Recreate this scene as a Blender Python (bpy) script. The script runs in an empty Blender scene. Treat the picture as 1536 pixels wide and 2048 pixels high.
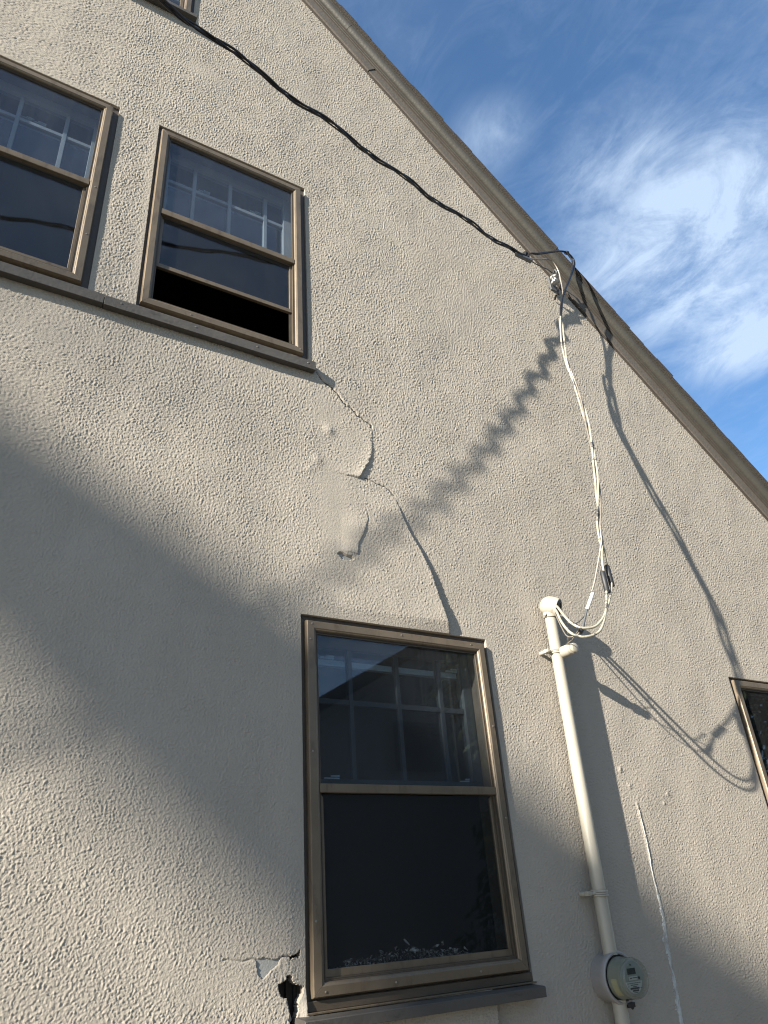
import bpy, bmesh, math, random
import numpy as np
from mathutils import Vector, Matrix, Quaternion
random.seed(7); rng = np.random.default_rng(11)
scn = bpy.context.scene; C = scn.collection

# ------------------------------------------------------------------ camera
cam = bpy.data.cameras.new('camera'); cam_ob = bpy.data.objects.new('camera', cam); C.objects.link(cam_ob)
cam.sensor_fit = 'VERTICAL'; cam.sensor_height = 24; cam.lens = 17.107
cam.clip_start = .02; cam.clip_end = 2000
R_ = Vector((0.86185531, -0.50261366, -0.0677121)); U_ = Vector((-0.19282796, -0.44824366, 0.87286597)); F_ = Vector((0.46906588, 0.73922739, 0.48323915))
m = Matrix((R_, U_, -F_)).transposed().to_4x4(); m.translation = (0, 0, 1.6); cam_ob.matrix_world = m
scn.camera = cam_ob

# ------------------------------------------------------------------ light
SUN = Vector((3.5, 1.0, -1.42)).normalized()           # the way the light travels
sl = bpy.data.lights.new('sun', 'SUN'); sl.energy = 3.9; sl.angle = math.radians(.53); sl.color = (1.0, .93, .815)
so = bpy.data.objects.new('sun', sl); C.objects.link(so); so.rotation_mode = 'QUATERNION'
so.rotation_quaternion = SUN.to_track_quat('-Z', 'Y')
w = bpy.data.worlds.new('World'); scn.world = w; w.use_nodes = True
nt = w.node_tree; nt.nodes.clear(); N = nt.nodes.new; L = nt.links.new
out = N('ShaderNodeOutputWorld'); bg = N('ShaderNodeBackground'); bg.inputs['Strength'].default_value = .052
sky = N('ShaderNodeTexSky'); sky.sky_type = 'NISHITA'; sky.sun_disc = False
sky.sun_elevation = math.asin(-SUN.z); sky.sun_rotation = math.atan2(-SUN.x, -SUN.y)
sky.altitude = 50; sky.air_density = 1.0; sky.dust_density = .35; sky.ozone_density = 3.0
tc = N('ShaderNodeTexCoord'); sep = N('ShaderNodeSeparateXYZ'); L(tc.outputs['Generated'], sep.inputs[0])
mx = N('ShaderNodeMath'); mx.operation = 'MAXIMUM'; mx.inputs[1].default_value = .05; L(sep.outputs['Z'], mx.inputs[0])
dv = N('ShaderNodeVectorMath'); dv.operation = 'DIVIDE'; cb = N('ShaderNodeCombineXYZ')
for i in range(3): L(mx.outputs[0], cb.inputs[i])
L(tc.outputs['Generated'], dv.inputs[0]); L(cb.outputs[0], dv.inputs[1])       # a flat cloud layer overhead
def wnoise(scale, detail, rough, dist, rot=0., st=(1, 1, 1), off=(0, 0, 0)):
    mp = N('ShaderNodeMapping'); mp.inputs['Rotation'].default_value = (0, 0, rot); mp.inputs['Scale'].default_value = st
    mp.inputs['Location'].default_value = off
    L(dv.outputs[0], mp.inputs[0]); n = N('ShaderNodeTexNoise'); L(mp.outputs[0], n.inputs['Vector'])
    n.inputs['Scale'].default_value = scale; n.inputs['Detail'].default_value = detail
    n.inputs['Roughness'].default_value = rough; n.inputs['Distortion'].default_value = dist
    return n.outputs['Fac']
def wramp(src, a, b):
    r = N('ShaderNodeMapRange'); r.interpolation_type = 'SMOOTHSTEP'; r.inputs['From Min'].default_value = a; r.inputs['From Max'].default_value = b
    L(src, r.inputs['Value']); return r.outputs[0]
def wm(op, a, b):
    q = N('ShaderNodeMath'); q.operation = op
    for i, v in enumerate((a, b)):
        if isinstance(v, (int, float)): q.inputs[i].default_value = v
        else: L(v, q.inputs[i])
    return q.outputs[0]
wisp = wramp(wnoise(5.0, 12, .68, .8, -.45, (1.2, .8, 1)), .36, .68)
fine = wramp(wnoise(11, 9, .68, 1.0, -.3, (1.4, .65, 1), (3, 1, 0)), .42, .8)
# where the cloud field lies: one broad bank low on the right, clear above it
sepd = N('ShaderNodeSeparateXYZ'); L(dv.outputs[0], sepd.inputs[0])
def blob(cx, cy, r0, r1):
    v = N('ShaderNodeVectorMath'); v.operation = 'DISTANCE'; L(dv.outputs[0], v.inputs[0]); v.inputs[1].default_value = (cx, cy, 1)
    r = N('ShaderNodeMapRange'); r.interpolation_type = 'SMOOTHSTEP'; r.inputs['From Min'].default_value = r1; r.inputs['From Max'].default_value = r0
    L(v.outputs['Value'], r.inputs['Value']); return r.outputs[0]
bank = wm('MAXIMUM', blob(1.02, .46, .04, .36), wm('MULTIPLY', blob(1.28, .55, .02, .24), .85))
bank = wm('MAXIMUM', bank, wm('MULTIPLY', blob(.76, .40, .02, .16), .45))
bank = wm('MAXIMUM', bank, wm('MULTIPLY', blob(.54, .47, .0, .09), .38))
bank = wm('MAXIMUM', bank, wm('MULTIPLY', blob(.85, .56, .0, .12), .4))
bank = wm('MAXIMUM', bank, wm('MULTIPLY', wm('SUBTRACT', 1.0, blob(1.3, .5, .9, 1.6)), .35))
bigp = wramp(wnoise(1.3, 5, .55, .6, 0, (1, 1, 1), (5, 2, 0)), .3, .7)
warp = wramp(wnoise(2.4, 12, .66, .7, -.5, (1.15, .85, 1), (9, 4, 0)), .32, .66)
fac = wm('MULTIPLY', wm('MINIMUM', wm('MULTIPLY', bank, 1.25), 1.0), wm('ADD', wm('MULTIPLY', wm('ADD', wm('MULTIPLY', wisp, .55), wm('MULTIPLY', warp, .6)), 1.05), .14))
fac = wm('ADD', fac, wm('MULTIPLY', wm('MULTIPLY', wisp, bigp), .14))
fac = wm('MINIMUM', wm('ADD', wm('ADD', fac, .02), wm('MULTIPLY', fine, .09)), .88)
mixs = N('ShaderNodeMix'); mixs.data_type = 'RGBA'; L(fac, mixs.inputs['Factor']); hs = N('ShaderNodeHueSaturation'); hs.inputs['Saturation'].default_value = 1.12; hs.inputs['Value'].default_value = 1.04; L(sky.outputs[0], hs.inputs['Color']); L(hs.outputs[0], mixs.inputs['A'])
mixs.inputs['B'].default_value = (3.1, 3.85, 4.9, 1)
L(mixs.outputs['Result'], bg.inputs['Color']); L(bg.outputs[0], out.inputs[0])
scn.view_settings.view_transform = 'Standard'; scn.view_settings.look = 'None'; scn.view_settings.gamma = 1
scn.view_settings.exposure = 2.1
try: scn.cycles.filter_width = 1.15
except Exception: pass
scn.render.resolution_x = 768; scn.render.resolution_y = 1024

# ------------------------------------------------------------------ materials
def mat(name, col, rough=.6, metal=0., var=.12, vscale=8, bump=0., bscale=60, dirt=None, dscale=(3, 3, 3), dth=(.55, .75), spec=.5, stretch=(1, 1, 1), K=.52):
    col = [c * K for c in col]; dirt = [c * K for c in dirt] if dirt else None
    M = bpy.data.materials.new(name); M.use_nodes = True; t = M.node_tree; n = t.nodes; b = n['Principled BSDF']; l = t.links.new
    tc = n.new('ShaderNodeTexCoord'); mp = n.new('ShaderNodeMapping'); mp.inputs['Scale'].default_value = stretch; l(tc.outputs['Object'], mp.inputs[0])
    nz = n.new('ShaderNodeTexNoise'); nz.inputs['Scale'].default_value = vscale; nz.inputs['Detail'].default_value = 6; nz.inputs['Roughness'].default_value = .65
    l(mp.outputs[0], nz.inputs['Vector'])
    rp = n.new('ShaderNodeMix'); rp.data_type = 'RGBA'
    rp.inputs['A'].default_value = (*[c * (1 - var) for c in col], 1); rp.inputs['B'].default_value = (*[min(1, c * (1 + var)) for c in col], 1)
    mr = n.new('ShaderNodeMapRange'); mr.inputs['From Min'].default_value = .3; mr.inputs['From Max'].default_value = .7; l(nz.outputs['Fac'], mr.inputs[0])
    l(mr.outputs[0], rp.inputs['Factor']); cur = rp.outputs['Result']
    if dirt:
        d = n.new('ShaderNodeTexNoise'); d.inputs['Scale'].default_value = 1; d.inputs['Detail'].default_value = 7; d.inputs['Roughness'].default_value = .7
        m2 = n.new('ShaderNodeMapping'); m2.inputs['Scale'].default_value = dscale; l(tc.outputs['Object'], m2.inputs[0]); l(m2.outputs[0], d.inputs['Vector'])
        r = n.new('ShaderNodeMapRange'); r.inputs['From Min'].default_value = dth[0]; r.inputs['From Max'].default_value = dth[1]; l(d.outputs['Fac'], r.inputs[0])
        x = n.new('ShaderNodeMix'); x.data_type = 'RGBA'; l(r.outputs[0], x.inputs['Factor']); l(cur, x.inputs['A']); x.inputs['B'].default_value = (*dirt, 1); cur = x.outputs['Result']
    l(cur, b.inputs['Base Color']); b.inputs['Metallic'].default_value = metal; b.inputs['Specular IOR Level'].default_value = spec
    rr = n.new('ShaderNodeMapRange'); rr.inputs['To Min'].default_value = max(.02, rough - .1); rr.inputs['To Max'].default_value = min(1, rough + .12); l(nz.outputs['Fac'], rr.inputs[0]); l(rr.outputs[0], b.inputs['Roughness'])
    if bump:
        z = n.new('ShaderNodeTexNoise'); z.inputs['Scale'].default_value = bscale; z.inputs['Detail'].default_value = 5; l(mp.outputs[0], z.inputs['Vector'])
        bp = n.new('ShaderNodeBump'); bp.inputs['Strength'].default_value = 1; bp.inputs['Distance'].default_value = bump; l(z.outputs['Fac'], bp.inputs['Height']); l(bp.outputs[0], b.inputs['Normal'])
    return M
STUCCO = mat('stucco', (.315, .284, .239), .92, K=1, var=.045, vscale=2.2, bump=.0014, bscale=280, dirt=(.268, .242, .204), dscale=(1.6, 1.6, .8), dth=(.42, .8), spec=.15)
PLASTER = mat('bare_plaster', (.46, .46, .44), .9, var=.1, vscale=30, bump=.001, bscale=200, spec=.2)
CAULK = mat('caulk', (.42, .43, .41), .85, K=1, var=.12, vscale=60, bump=.003, bscale=120, dirt=(.25, .24, .22), dscale=(70, 70, 25), dth=(.46, .64), spec=.2)
FRAME = mat('bronze_frame_metal', (.262, .203, .137), .42, .35, var=.14, vscale=5, bump=.0003, bscale=300, dirt=(.15, .112, .075), dscale=(28, 28, 9), dth=(.52, .74))
FRAMED = mat('bronze_frame_metal_dull', (.150, .118, .085), .5, .3, var=.14, vscale=6, bump=.0003, bscale=300)
CASING = mat('dark_brown_casing_paint', (.105, .080, .060), .6, var=.25, vscale=14, bump=.001, bscale=90)
SILL = mat('dark_grey_sill_paint', (.105, .095, .082), .62, var=.14, vscale=9, bump=.0015, bscale=70, dirt=(.05, .04, .032), dscale=(6, 20, 30), dth=(.58, .7))
TRIM = mat('olive_grey_trim_paint', (.074, .071, .059), .5, var=.10, vscale=5, bump=.0012, bscale=60, dirt=(.095, .085, .068), dscale=(9, 9, 9), dth=(.52, .75))
FRIEZE = mat('tan_frieze_paint', (.165, .144, .119), .62, var=.1, vscale=7, bump=.002, bscale=55, dirt=(.12, .10, .075), dscale=(14, 14, 14), dth=(.58, .72))
SHINGLE = mat('brown_shingle', (.048, .040, .034), .95, var=.4, vscale=30, bump=.004, bscale=140)
WOODIN = mat('white_sash_paint', (.42, .44, .44), .5, var=.08, K=1)
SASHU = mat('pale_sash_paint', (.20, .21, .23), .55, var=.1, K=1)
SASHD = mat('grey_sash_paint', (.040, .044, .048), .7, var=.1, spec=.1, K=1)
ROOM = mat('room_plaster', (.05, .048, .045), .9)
LATH_CRACK = mat('old_sheathing_and_crack_shade', (.035, .028, .022), .95, var=.5, vscale=30)
CONDP = mat('cream_conduit_paint', (.56, .52, .425), .42, var=.05, vscale=7, dirt=(.5, .44, .33), dscale=(20, 20, 3), dth=(.62, .8))
BLACKR = mat('black_rubber', (.012, .012, .013), .5, var=.3)
BLACKI = mat('black_cable_jacket', (.014, .013, .013), .35, var=.3, vscale=30)
TANW = mat('cream_wire_paint', (.56, .52, .41), .5, var=.14, vscale=25, dirt=(.10, .10, .10), dscale=(9, 9, 16), dth=(.54, .60))
BAREW = mat('bare_neutral_wire', (.42, .37, .31), .45, .4, var=.2, vscale=60)
SPLICE = mat('charcoal_splice_sleeve', (.028, .030, .034), .55, var=.2)
WHITE = mat('white_sleeve', (.60, .60, .59), .5, var=.06, K=.75)
GALV = mat('galvanised_bracket', (.20, .21, .22), .5, .5, var=.3, vscale=40)
PORC = mat('white_porcelain', (.75, .75, .73), .15, var=.05)
METERC = mat('grey_meter_can', (.44, .42, .40), .55, var=.08, vscale=12, dirt=(.17, .13, .10), dscale=(9, 9, 9), dth=(.58, .75))
METERB = mat('meter_inner_body', (.36, .365, .31), .4, var=.06, vscale=12)
METERF = mat('meter_face', (.30, .32, .29), .5, var=.05)
LCD = mat('meter_display', (.035, .042, .035), .25)
LABEL = mat('meter_label', (.60, .62, .60), .6, var=.03)
INK = mat('label_ink', (.08, .085, .08), .8)
YLABEL = mat('yellow_sticker', (.60, .55, .33), .6, var=.1, vscale=40)
BLUE = mat('blue_tape', (.07, .06, .36), .45, var=.3, vscale=60)
FLAKE = mat('paint_flakes', (.42, .41, .38), .85, var=.6, vscale=90, K=1.1, dirt=(.06, .05, .04), dscale=(70, 70, 70), dth=(.44, .52))
SCREW = mat('screw_metal', (.5, .45, .38), .35, .7)
BARK = mat('bark', (.13, .10, .075), .95, var=.35, vscale=12, bump=.02, bscale=25)
LEAF = mat('leaf', (.055, .09, .03), .6, var=.35, vscale=3)
GRASS = mat('ground_soil', (.11, .115, .07), .95, var=.4, vscale=1.5, bump=.02, bscale=12)
CONC = mat('concrete_path', (.19, .175, .155), .9, K=1, var=.12, vscale=3, bump=.002, bscale=60)
NROOF = mat('neighbour_shingle', (.06, .06, .062), .95, var=.3, vscale=20)
NTRIM = mat('neighbour_trim', (.26, .26, .25), .6)
NGLASS = mat('neighbour_window_glass', (.02, .025, .03), .08)
POLE = mat('pole_wood', (.14, .11, .08), .95, var=.3, vscale=9)
def siding():
    M = mat('neighbour_siding', (.26, .28, .30), .7, K=1, var=.06); t = M.node_tree; n = t.nodes
    b = n['Principled BSDF']; wv = n.new('ShaderNodeTexWave'); wv.wave_type = 'BANDS'; wv.bands_direction = 'Z'; wv.wave_profile = 'SAW'
    wv.inputs['Scale'].default_value = .95; tc = n.new('ShaderNodeTexCoord'); t.links.new(tc.outputs['Object'], wv.inputs['Vector'])
    bp = n.new('ShaderNodeBump'); bp.inputs['Distance'].default_value = .03; bp.inputs['Strength'].default_value = 1; t.links.new(wv.outputs['Fac'], bp.inputs['Height']); t.links.new(bp.outputs[0], b.inputs['Normal'])
    return M
NSIDE = siding()
def glass(name, tint, dirtamt, gloss=.02, ior=1.5):
    M = bpy.data.materials.new(name); M.use_nodes = True; t = M.node_tree; n = t.nodes; n.clear(); l = t.links.new
    o = n.new('ShaderNodeOutputMaterial'); tr = n.new('ShaderNodeBsdfTransparent'); tr.inputs[0].default_value = (*tint, 1)
    gl = n.new('ShaderNodeBsdfGlossy'); gl.inputs['Roughness'].default_value = gloss; gl.inputs[0].default_value = (.9, .93, 1, 1)
    fr = n.new('ShaderNodeFresnel'); ge = n.new('ShaderNodeNewGeometry'); im = n.new('ShaderNodeMapRange'); im.inputs['To Min'].default_value = ior; im.inputs['To Max'].default_value = 1 / ior
    l(ge.outputs['Backfacing'], im.inputs['Value']); l(im.outputs[0], fr.inputs['IOR'])
    mu = n.new('ShaderNodeMath'); mu.operation = 'MULTIPLY'; mu.inputs[1].default_value = .8; mu.use_clamp = True; l(fr.outputs[0], mu.inputs[0])
    m1 = n.new('ShaderNodeMixShader'); l(mu.outputs[0], m1.inputs[0]); l(tr.outputs[0], m1.inputs[1]); l(gl.outputs[0], m1.inputs[2])
    df = n.new('ShaderNodeBsdfDiffuse'); df.inputs[0].default_value = (.20, .20, .20, 1)
    tc = n.new('ShaderNodeTexCoord'); mp = n.new('ShaderNodeMapping'); mp.inputs['Scale'].default_value = (150, 150, 2.2); l(tc.outputs['Object'], mp.inputs[0])
    nz = n.new('ShaderNodeTexNoise'); nz.inputs['Scale'].default_value = 1; nz.inputs['Detail'].default_value = 5; nz.inputs['Roughness'].default_value = .7; l(mp.outputs[0], nz.inputs['Vector'])
    n2 = n.new('ShaderNodeTexNoise'); n2.inputs['Scale'].default_value = 2.3; n2.inputs['Detail'].default_value = 4; l(tc.outputs['Object'], n2.inputs['Vector'])
    r = n.new('ShaderNodeMapRange'); r.inputs['From Min'].default_value = .45; r.inputs['From Max'].default_value = .85; r.inputs['To Max'].default_value = dirtamt; l(nz.outputs['Fac'], r.inputs[0])
    k = n.new('ShaderNodeMath'); k.operation = 'MULTIPLY'; l(r.outputs[0], k.inputs[0]); l(n2.outputs['Fac'], k.inputs[1])
    k2 = n.new('ShaderNodeMath'); k2.operation = 'ADD'; k2.inputs[1].default_value = .022; l(k.outputs[0], k2.inputs[0])
    m2 = n.new('ShaderNodeMixShader'); l(k2.outputs[0], m2.inputs[0]); l(m1.outputs[0], m2.inputs[1]); l(df.outputs[0], m2.inputs[2]); l(m2.outputs[0], o.inputs[0])
    return M
GLASS = glass('storm_glass', (.86, .90, .92), .13)
GLASSI = glass('old_sash_glass', (.86, .90, .92), .0)
GLASSD = glass('storm_glass_lower', (.74, .77, .78), .05)
GLASSM = glass('meter_glass', (.88, .9, .86), .1, .03)

# ------------------------------------------------------------------ object helpers
WALL = 2.4
def root(name, label, cat, loc, group=None):
    o = bpy.data.objects.new(name, None); C.objects.link(o); o.location = loc; o.empty_display_size = .2
    o['label'] = label; o['category'] = cat
    if group: o['group'] = group
    return o
def world_loc(o):
    v = Vector((0, 0, 0))
    while o is not None: v = v + o.location; o = o.parent
    return v
class MB:
    def __init__(s): s.v = []; s.f = []; s.sm = []
    def add(s, v, f, smooth=False):
        k = len(s.v); s.v += [tuple(p) for p in v]; s.f += [tuple(i + k for i in q) for q in f]; s.sm += [smooth] * len(f); return s
    def box(s, x0, x1, y0, y1, z0, z1):
        if x0 > x1: x0, x1 = x1, x0
        if y0 > y1: y0, y1 = y1, y0
        if z0 > z1: z0, z1 = z1, z0
        v = [(x, y, z) for x in (x0, x1) for y in (y0, y1) for z in (z0, z1)]
        return s.add(v, [(0, 1, 3, 2), (4, 6, 7, 5), (0, 4, 5, 1), (2, 3, 7, 6), (0, 2, 6, 4), (1, 5, 7, 3)])
    def tube(s, pts, r, n=10, caps=True):
        pts = [Vector(p) for p in pts]; rs = r if isinstance(r, (list, tuple)) else [r] * len(pts)
        T = [(pts[min(i + 1, len(pts) - 1)] - pts[max(i - 1, 0)]).normalized() for i in range(len(pts))]
        a = Vector((0, 0, 1)) if abs(T[0].z) < .9 else Vector((1, 0, 0)); nn = T[0].cross(a).normalized(); v = []; f = []
        for i, p in enumerate(pts):
            nn = (nn - T[i] * nn.dot(T[i])).normalized(); b = T[i].cross(nn)
            for k in range(n):
                t = 2 * math.pi * k / n; v.append(p + (nn * math.cos(t) + b * math.sin(t)) * rs[i])
        for i in range(len(pts) - 1):
            for k in range(n): f.append((i * n + k, i * n + (k + 1) % n, (i + 1) * n + (k + 1) % n, (i + 1) * n + k))
        s.add(v, f, True)
        if caps:
            k0 = len(s.v) - len(v); s.f.append(tuple(k0 + k for k in range(n))[::-1]); s.f.append(tuple(k0 + (len(pts) - 1) * n + k for k in range(n))); s.sm += [False] * 2
        return s
    def lathe(s, c, axis, prof, n=40, cap0=True, cap1=True, up=(0, 0, 1)):
        c = Vector(c); ax = Vector(axis).normalized(); u = Vector(up); u = (u - ax * u.dot(ax)).normalized(); q = ax.cross(u); v = []; f = []
        for (d, r) in prof:
            for k in range(n):
                t = 2 * math.pi * k / n; v.append(c + ax * d + (u * math.cos(t) + q * math.sin(t)) * r)
        for i in range(len(prof) - 1):
            for k in range(n): f.append((i * n + k, (i + 1) * n + k, (i + 1) * n + (k + 1) % n, i * n + (k + 1) % n))
        if cap0: f.append(tuple(range(n)))
        if cap1: f.append(tuple((len(prof) - 1) * n + k for k in range(n))[::-1])
        return s.add(v, f, True)
    def build(s, name, m, parent=None, bevel=0, label=None, auto=True):
        o_ = world_loc(parent) if parent else Vector((0, 0, 0))
        me = bpy.data.meshes.new(name); me.from_pydata([(x - o_.x, y - o_.y, z - o_.z) for x, y, z in s.v], [], s.f); me.materials.append(m)
        bm = bmesh.new(); bm.from_mesh(me); bmesh.ops.recalc_face_normals(bm, faces=bm.faces); bm.to_mesh(me); bm.free()
        me.polygons.foreach_set('use_smooth', s.sm)
        if auto: 
            try: me.set_sharp_from_angle(angle=math.radians(38))
            except Exception: pass
        me.update(); o = bpy.data.objects.new(name, me); C.objects.link(o)
        if parent: o.parent = parent
        if bevel:
            b = o.modifiers.new('bevel', 'BEVEL'); b.width = bevel; b.segments = 2; b.limit_method = 'ANGLE'; b.angle_limit = math.radians(35)
        if label: o['label'] = label
        return o
def catmull(P, n=10):
    P = [Vector(p) for p in P]; Q = [P[0] * 2 - P[1]] + P + [P[-1] * 2 - P[-2]]; o = []
    for i in range(1, len(Q) - 2):
        a, b, c, d = Q[i - 1:i + 3]
        for k in range(n):
            t = k / n; o.append(.5 * ((2 * b) + (c - a) * t + (2 * a - 5 * b + 4 * c - d) * t * t + (3 * b - a - 3 * c + d) * t ** 3))
    o.append(P[-1]); return o
def helix(path, r, pitch, phase, jit=0., taper=0.):
    """offset a path into a strand winding round it"""
    pts = [Vector(p) for p in path]; o = []; s = 0
    for i, p in enumerate(pts):
        T = (pts[min(i + 1, len(pts) - 1)] - pts[max(i - 1, 0)]).normalized()
        n = T.cross(Vector((0, 1, 0.01))).normalized(); b = T.cross(n)
        if i: s += (pts[i] - pts[i - 1]).length
        a = phase + 2 * math.pi * s / pitch
        rr = r * (1 + jit * math.sin(s * 9.1 + phase * 3) + jit * .6 * math.sin(s * 23.7 + phase))
        if taper: rr *= min(1, s / taper + .15)
        o.append(p + (n * math.cos(a) + b * math.sin(a)) * rr)
    return o

# ------------------------------------------------------------------ setting
g = MB(); g.add([(-300, -300, 0), (300, -300, 0), (300, 300, 0), (-300, 300, 0)], [(0, 1, 2, 3)]); gr = g.build('ground', GRASS); gr['kind'] = 'structure'
g = MB(); g.box(-20, 20, -2.6, 2.37, -.06, .012); pt = g.build('path', CONC); pt['kind'] = 'structure'

# ------------------------------------------------------------------ the house
house = root('stucco_house', 'beige stucco house with cracked gable wall, bronze framed windows and sloping roof edge', 'house', (2.0, WALL, 0))
RZ = lambda x: 8.246 - .965 * x                       # underside of the rake trim along the gable
RIDGE = -.6
OPEN = dict(low=(1.111, 1.997, 1.362, 2.631), mid=(.372, 1.169, 3.888, 5.136), left=(-.645, .181, 3.888, 5.136), right=(3.658, 4.56, 1.362, 2.61), attic=(-.28, .479, 6.165, 7.03))
def poly_mask(X, Z, P):
    m = np.zeros(X.shape, bool); n = len(P); j = n - 1
    for i in range(n):
        xi, zi = P[i]; xj, zj = P[j]
        if zi != zj: m ^= ((zi > Z) != (zj > Z)) & (X < (xj - xi) * (Z - zi) / (zj - zi) + xi)
        j = i
    return m
def poly_dist(X, Z, P, closed=False):
    d = np.full(X.shape, 9.); Q = list(P) + ([P[0]] if closed else [])
    for (a, b), (c, e) in zip(Q[:-1], Q[1:]):
        vx, vz = c - a, e - b; t = np.clip(((X - a) * vx + (Z - b) * vz) / (vx * vx + vz * vz + 1e-12), 0, 1)
        d = np.minimum(d, np.hypot(X - a - t * vx, Z - b - t * vz))
    return d
def tile(n, step, lam, width, seed, aniso=1.):
    r = np.random.default_rng(seed); F = np.fft.rfft2(r.standard_normal((n, n)))
    fz = np.fft.fftfreq(n, step)[:, None]; fx = np.fft.rfftfreq(n, step)[None, :]; k = np.hypot(fx, fz * aniso) + 1e-9
    F *= np.exp(-(np.log(k * lam) ** 2) / (2 * width ** 2)) / k; g = np.fft.irfft2(F, s=(n, n)); return (g / g.std()).astype(np.float32)
def sample(T, step, x, z):
    n = T.shape[0]; fx = (x / step) % n; fz = (z / step) % n; ix = fx.astype(int); iz = fz.astype(int); tx = (fx - ix).astype(np.float32); tz = (fz - iz).astype(np.float32)
    i1 = (ix + 1) % n; j1 = (iz + 1) % n; ix %= n; iz %= n
    return (T[iz, ix] * (1 - tx) + T[iz, i1] * tx) * (1 - tz) + (T[j1, ix] * (1 - tx) + T[j1, i1] * tx) * tz
def gaxis(seg, snaps):
    a = []
    for lo, hi, st in seg: a += list(np.arange(lo, hi, st))
    a.append(seg[-1][1]); a = np.array(a)
    for s in snaps:
        i = np.argmin(abs(a - s)); a[i] = s
    return np.array(sorted(set(a.round(5))))
sx = [v for o in OPEN.values() for v in o[:2]]; sz = [v for o in OPEN.values() for v in o[2:]]
XA, XB, ZA, ZB = -.8, 5.2, .95, 7.65
ax = gaxis([(XA, -.1, .006), (-.1, .15, .004), (.15, 1.2, .0023), (1.2, 2.4, .003), (2.4, XB, .004)], sx); az = gaxis([(ZA, 1.08, .005), (1.08, 2.7, .0024), (2.7, 3.6, .0033), (3.6, 4.3, .0045), (4.3, ZB, .0046)], sz)
X, Z = np.meshgrid(ax, az)
Ta = tile(2048, .0022, .0086, .75, 1, .93); Tb = tile(1400, .0022, .0066, .5, 2); Te = tile(2048, .0028, .0112, .62, 12); Tc = tile(512, .02, .45, .6, 3); Td = tile(512, .012, .11, .5, 4)
na = sample(Ta, .0022, X, Z); ne = sample(Te, .0028, X, Z + 4); wz = np.clip((Z - 2.4) / 1.6, 0, 1) + .5 * np.clip((X - 2.4) / 1.5, 0, 1); wz = np.clip(wz, 0, 1); nb = sample(Tb, .0022, X * .966 + Z * .259 + 7, Z * .966 - X * .259 + 3)
nc = sample(Tc, .02, X + 5, Z); nd = sample(Td, .012, X * .8 + Z * .6, Z * .8 - X * .6 + 9)
patch = [(1.196, 3.626), (1.28, 3.63), (1.259, 3.515), (1.38, 3.33), (1.425, 3.22), (1.437, 3.109), (1.41, 3.032), (1.383, 2.984), (1.375, 2.93), (1.286, 2.932), (1.228, 3.016), (1.205, 3.228)]
amp = np.ones_like(X) * .95 + .09 * nd
for (cx, cz, rx, rz, k) in ((1.27, 3.24, .08, .13, .72), (1.36, 3.52, .07, .05, .4), (1.30, 3.02, .10, .16, .72), (1.24, 3.62, .09, .10, .5), (.85, 1.47, .12, .06, .55), (1.0, 1.58, .10, .07, .4), (.56, 5.75, .12, .07, .55), (.9, 3.78, .25, .05, .45), (.1, 3.66, .3, .12, .3), (.68, 1.50, .03, .03, .5), (1.2, 6.04, .1, .1, .4)):
    amp *= 1 - k * np.exp(-(((X - cx) / rx) ** 2 + ((Z - cz) / rz) ** 2))
lump = .45 * na + .6 * (np.minimum(np.exp(.6 * na), 3.4) - 1.2); lumpe = .45 * ne + .6 * (np.minimum(np.exp(.6 * ne), 3.4) - 1.2)
H = (lump * (.00074 - .00028 * wz) + nb * .00016 + lumpe * (.00014 + .00098 * wz)) * np.clip(amp, .15, 1.5) + nc * .0008 + nd * .00012
H += .00016 * np.clip((2.1 - Z) / .8, 0, 1) * np.maximum(lump, -.8)          # a coarser dash low on the wall
# raised, loosened stucco left of the long crack above the lower window
bz = [2.60, 2.644, 2.716, 2.794, 2.902, 3.002, 3.094, 3.185, 3.267]; bx = [1.806, 1.802, 1.788, 1.768, 1.742, 1.699, 1.647, 1.616, 1.589]; bh = [.031, .029, .025, .018, .0155, .0138, .011, .0065, .0]
ex = np.interp(Z, bz, bx) + .0022 * sample(Tb, .0022, Z * 2, Z * 0 + 2); dd = ex - X
hz = np.interp(Z, bz, bh) * (Z < 3.267)
H += hz * np.exp(-np.clip(dd, 0, 9) / .36) * np.clip(dd / .003, 0, 1)
# the upper flap
az_ = [3.32, 3.333, 3.42, 3.483, 3.566, 3.616]; ax_ = [1.410, 1.416, 1.465, 1.486, 1.489, 1.488]; ah = [.0105, .0112, .0085, .0055, .0028, .0]
ex = np.interp(Z, az_, ax_) + .0035 * sample(Tb, .0022, Z * 1.5, Z * 0 + 4); dd = ex - X
H += np.interp(Z, az_, ah) * (Z < 3.616) * np.clip((Z - 3.318) / .003, 0, 1) * np.exp(-np.clip(dd, 0, 9) / .05) * np.clip(dd / .003, 0, 1)
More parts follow.
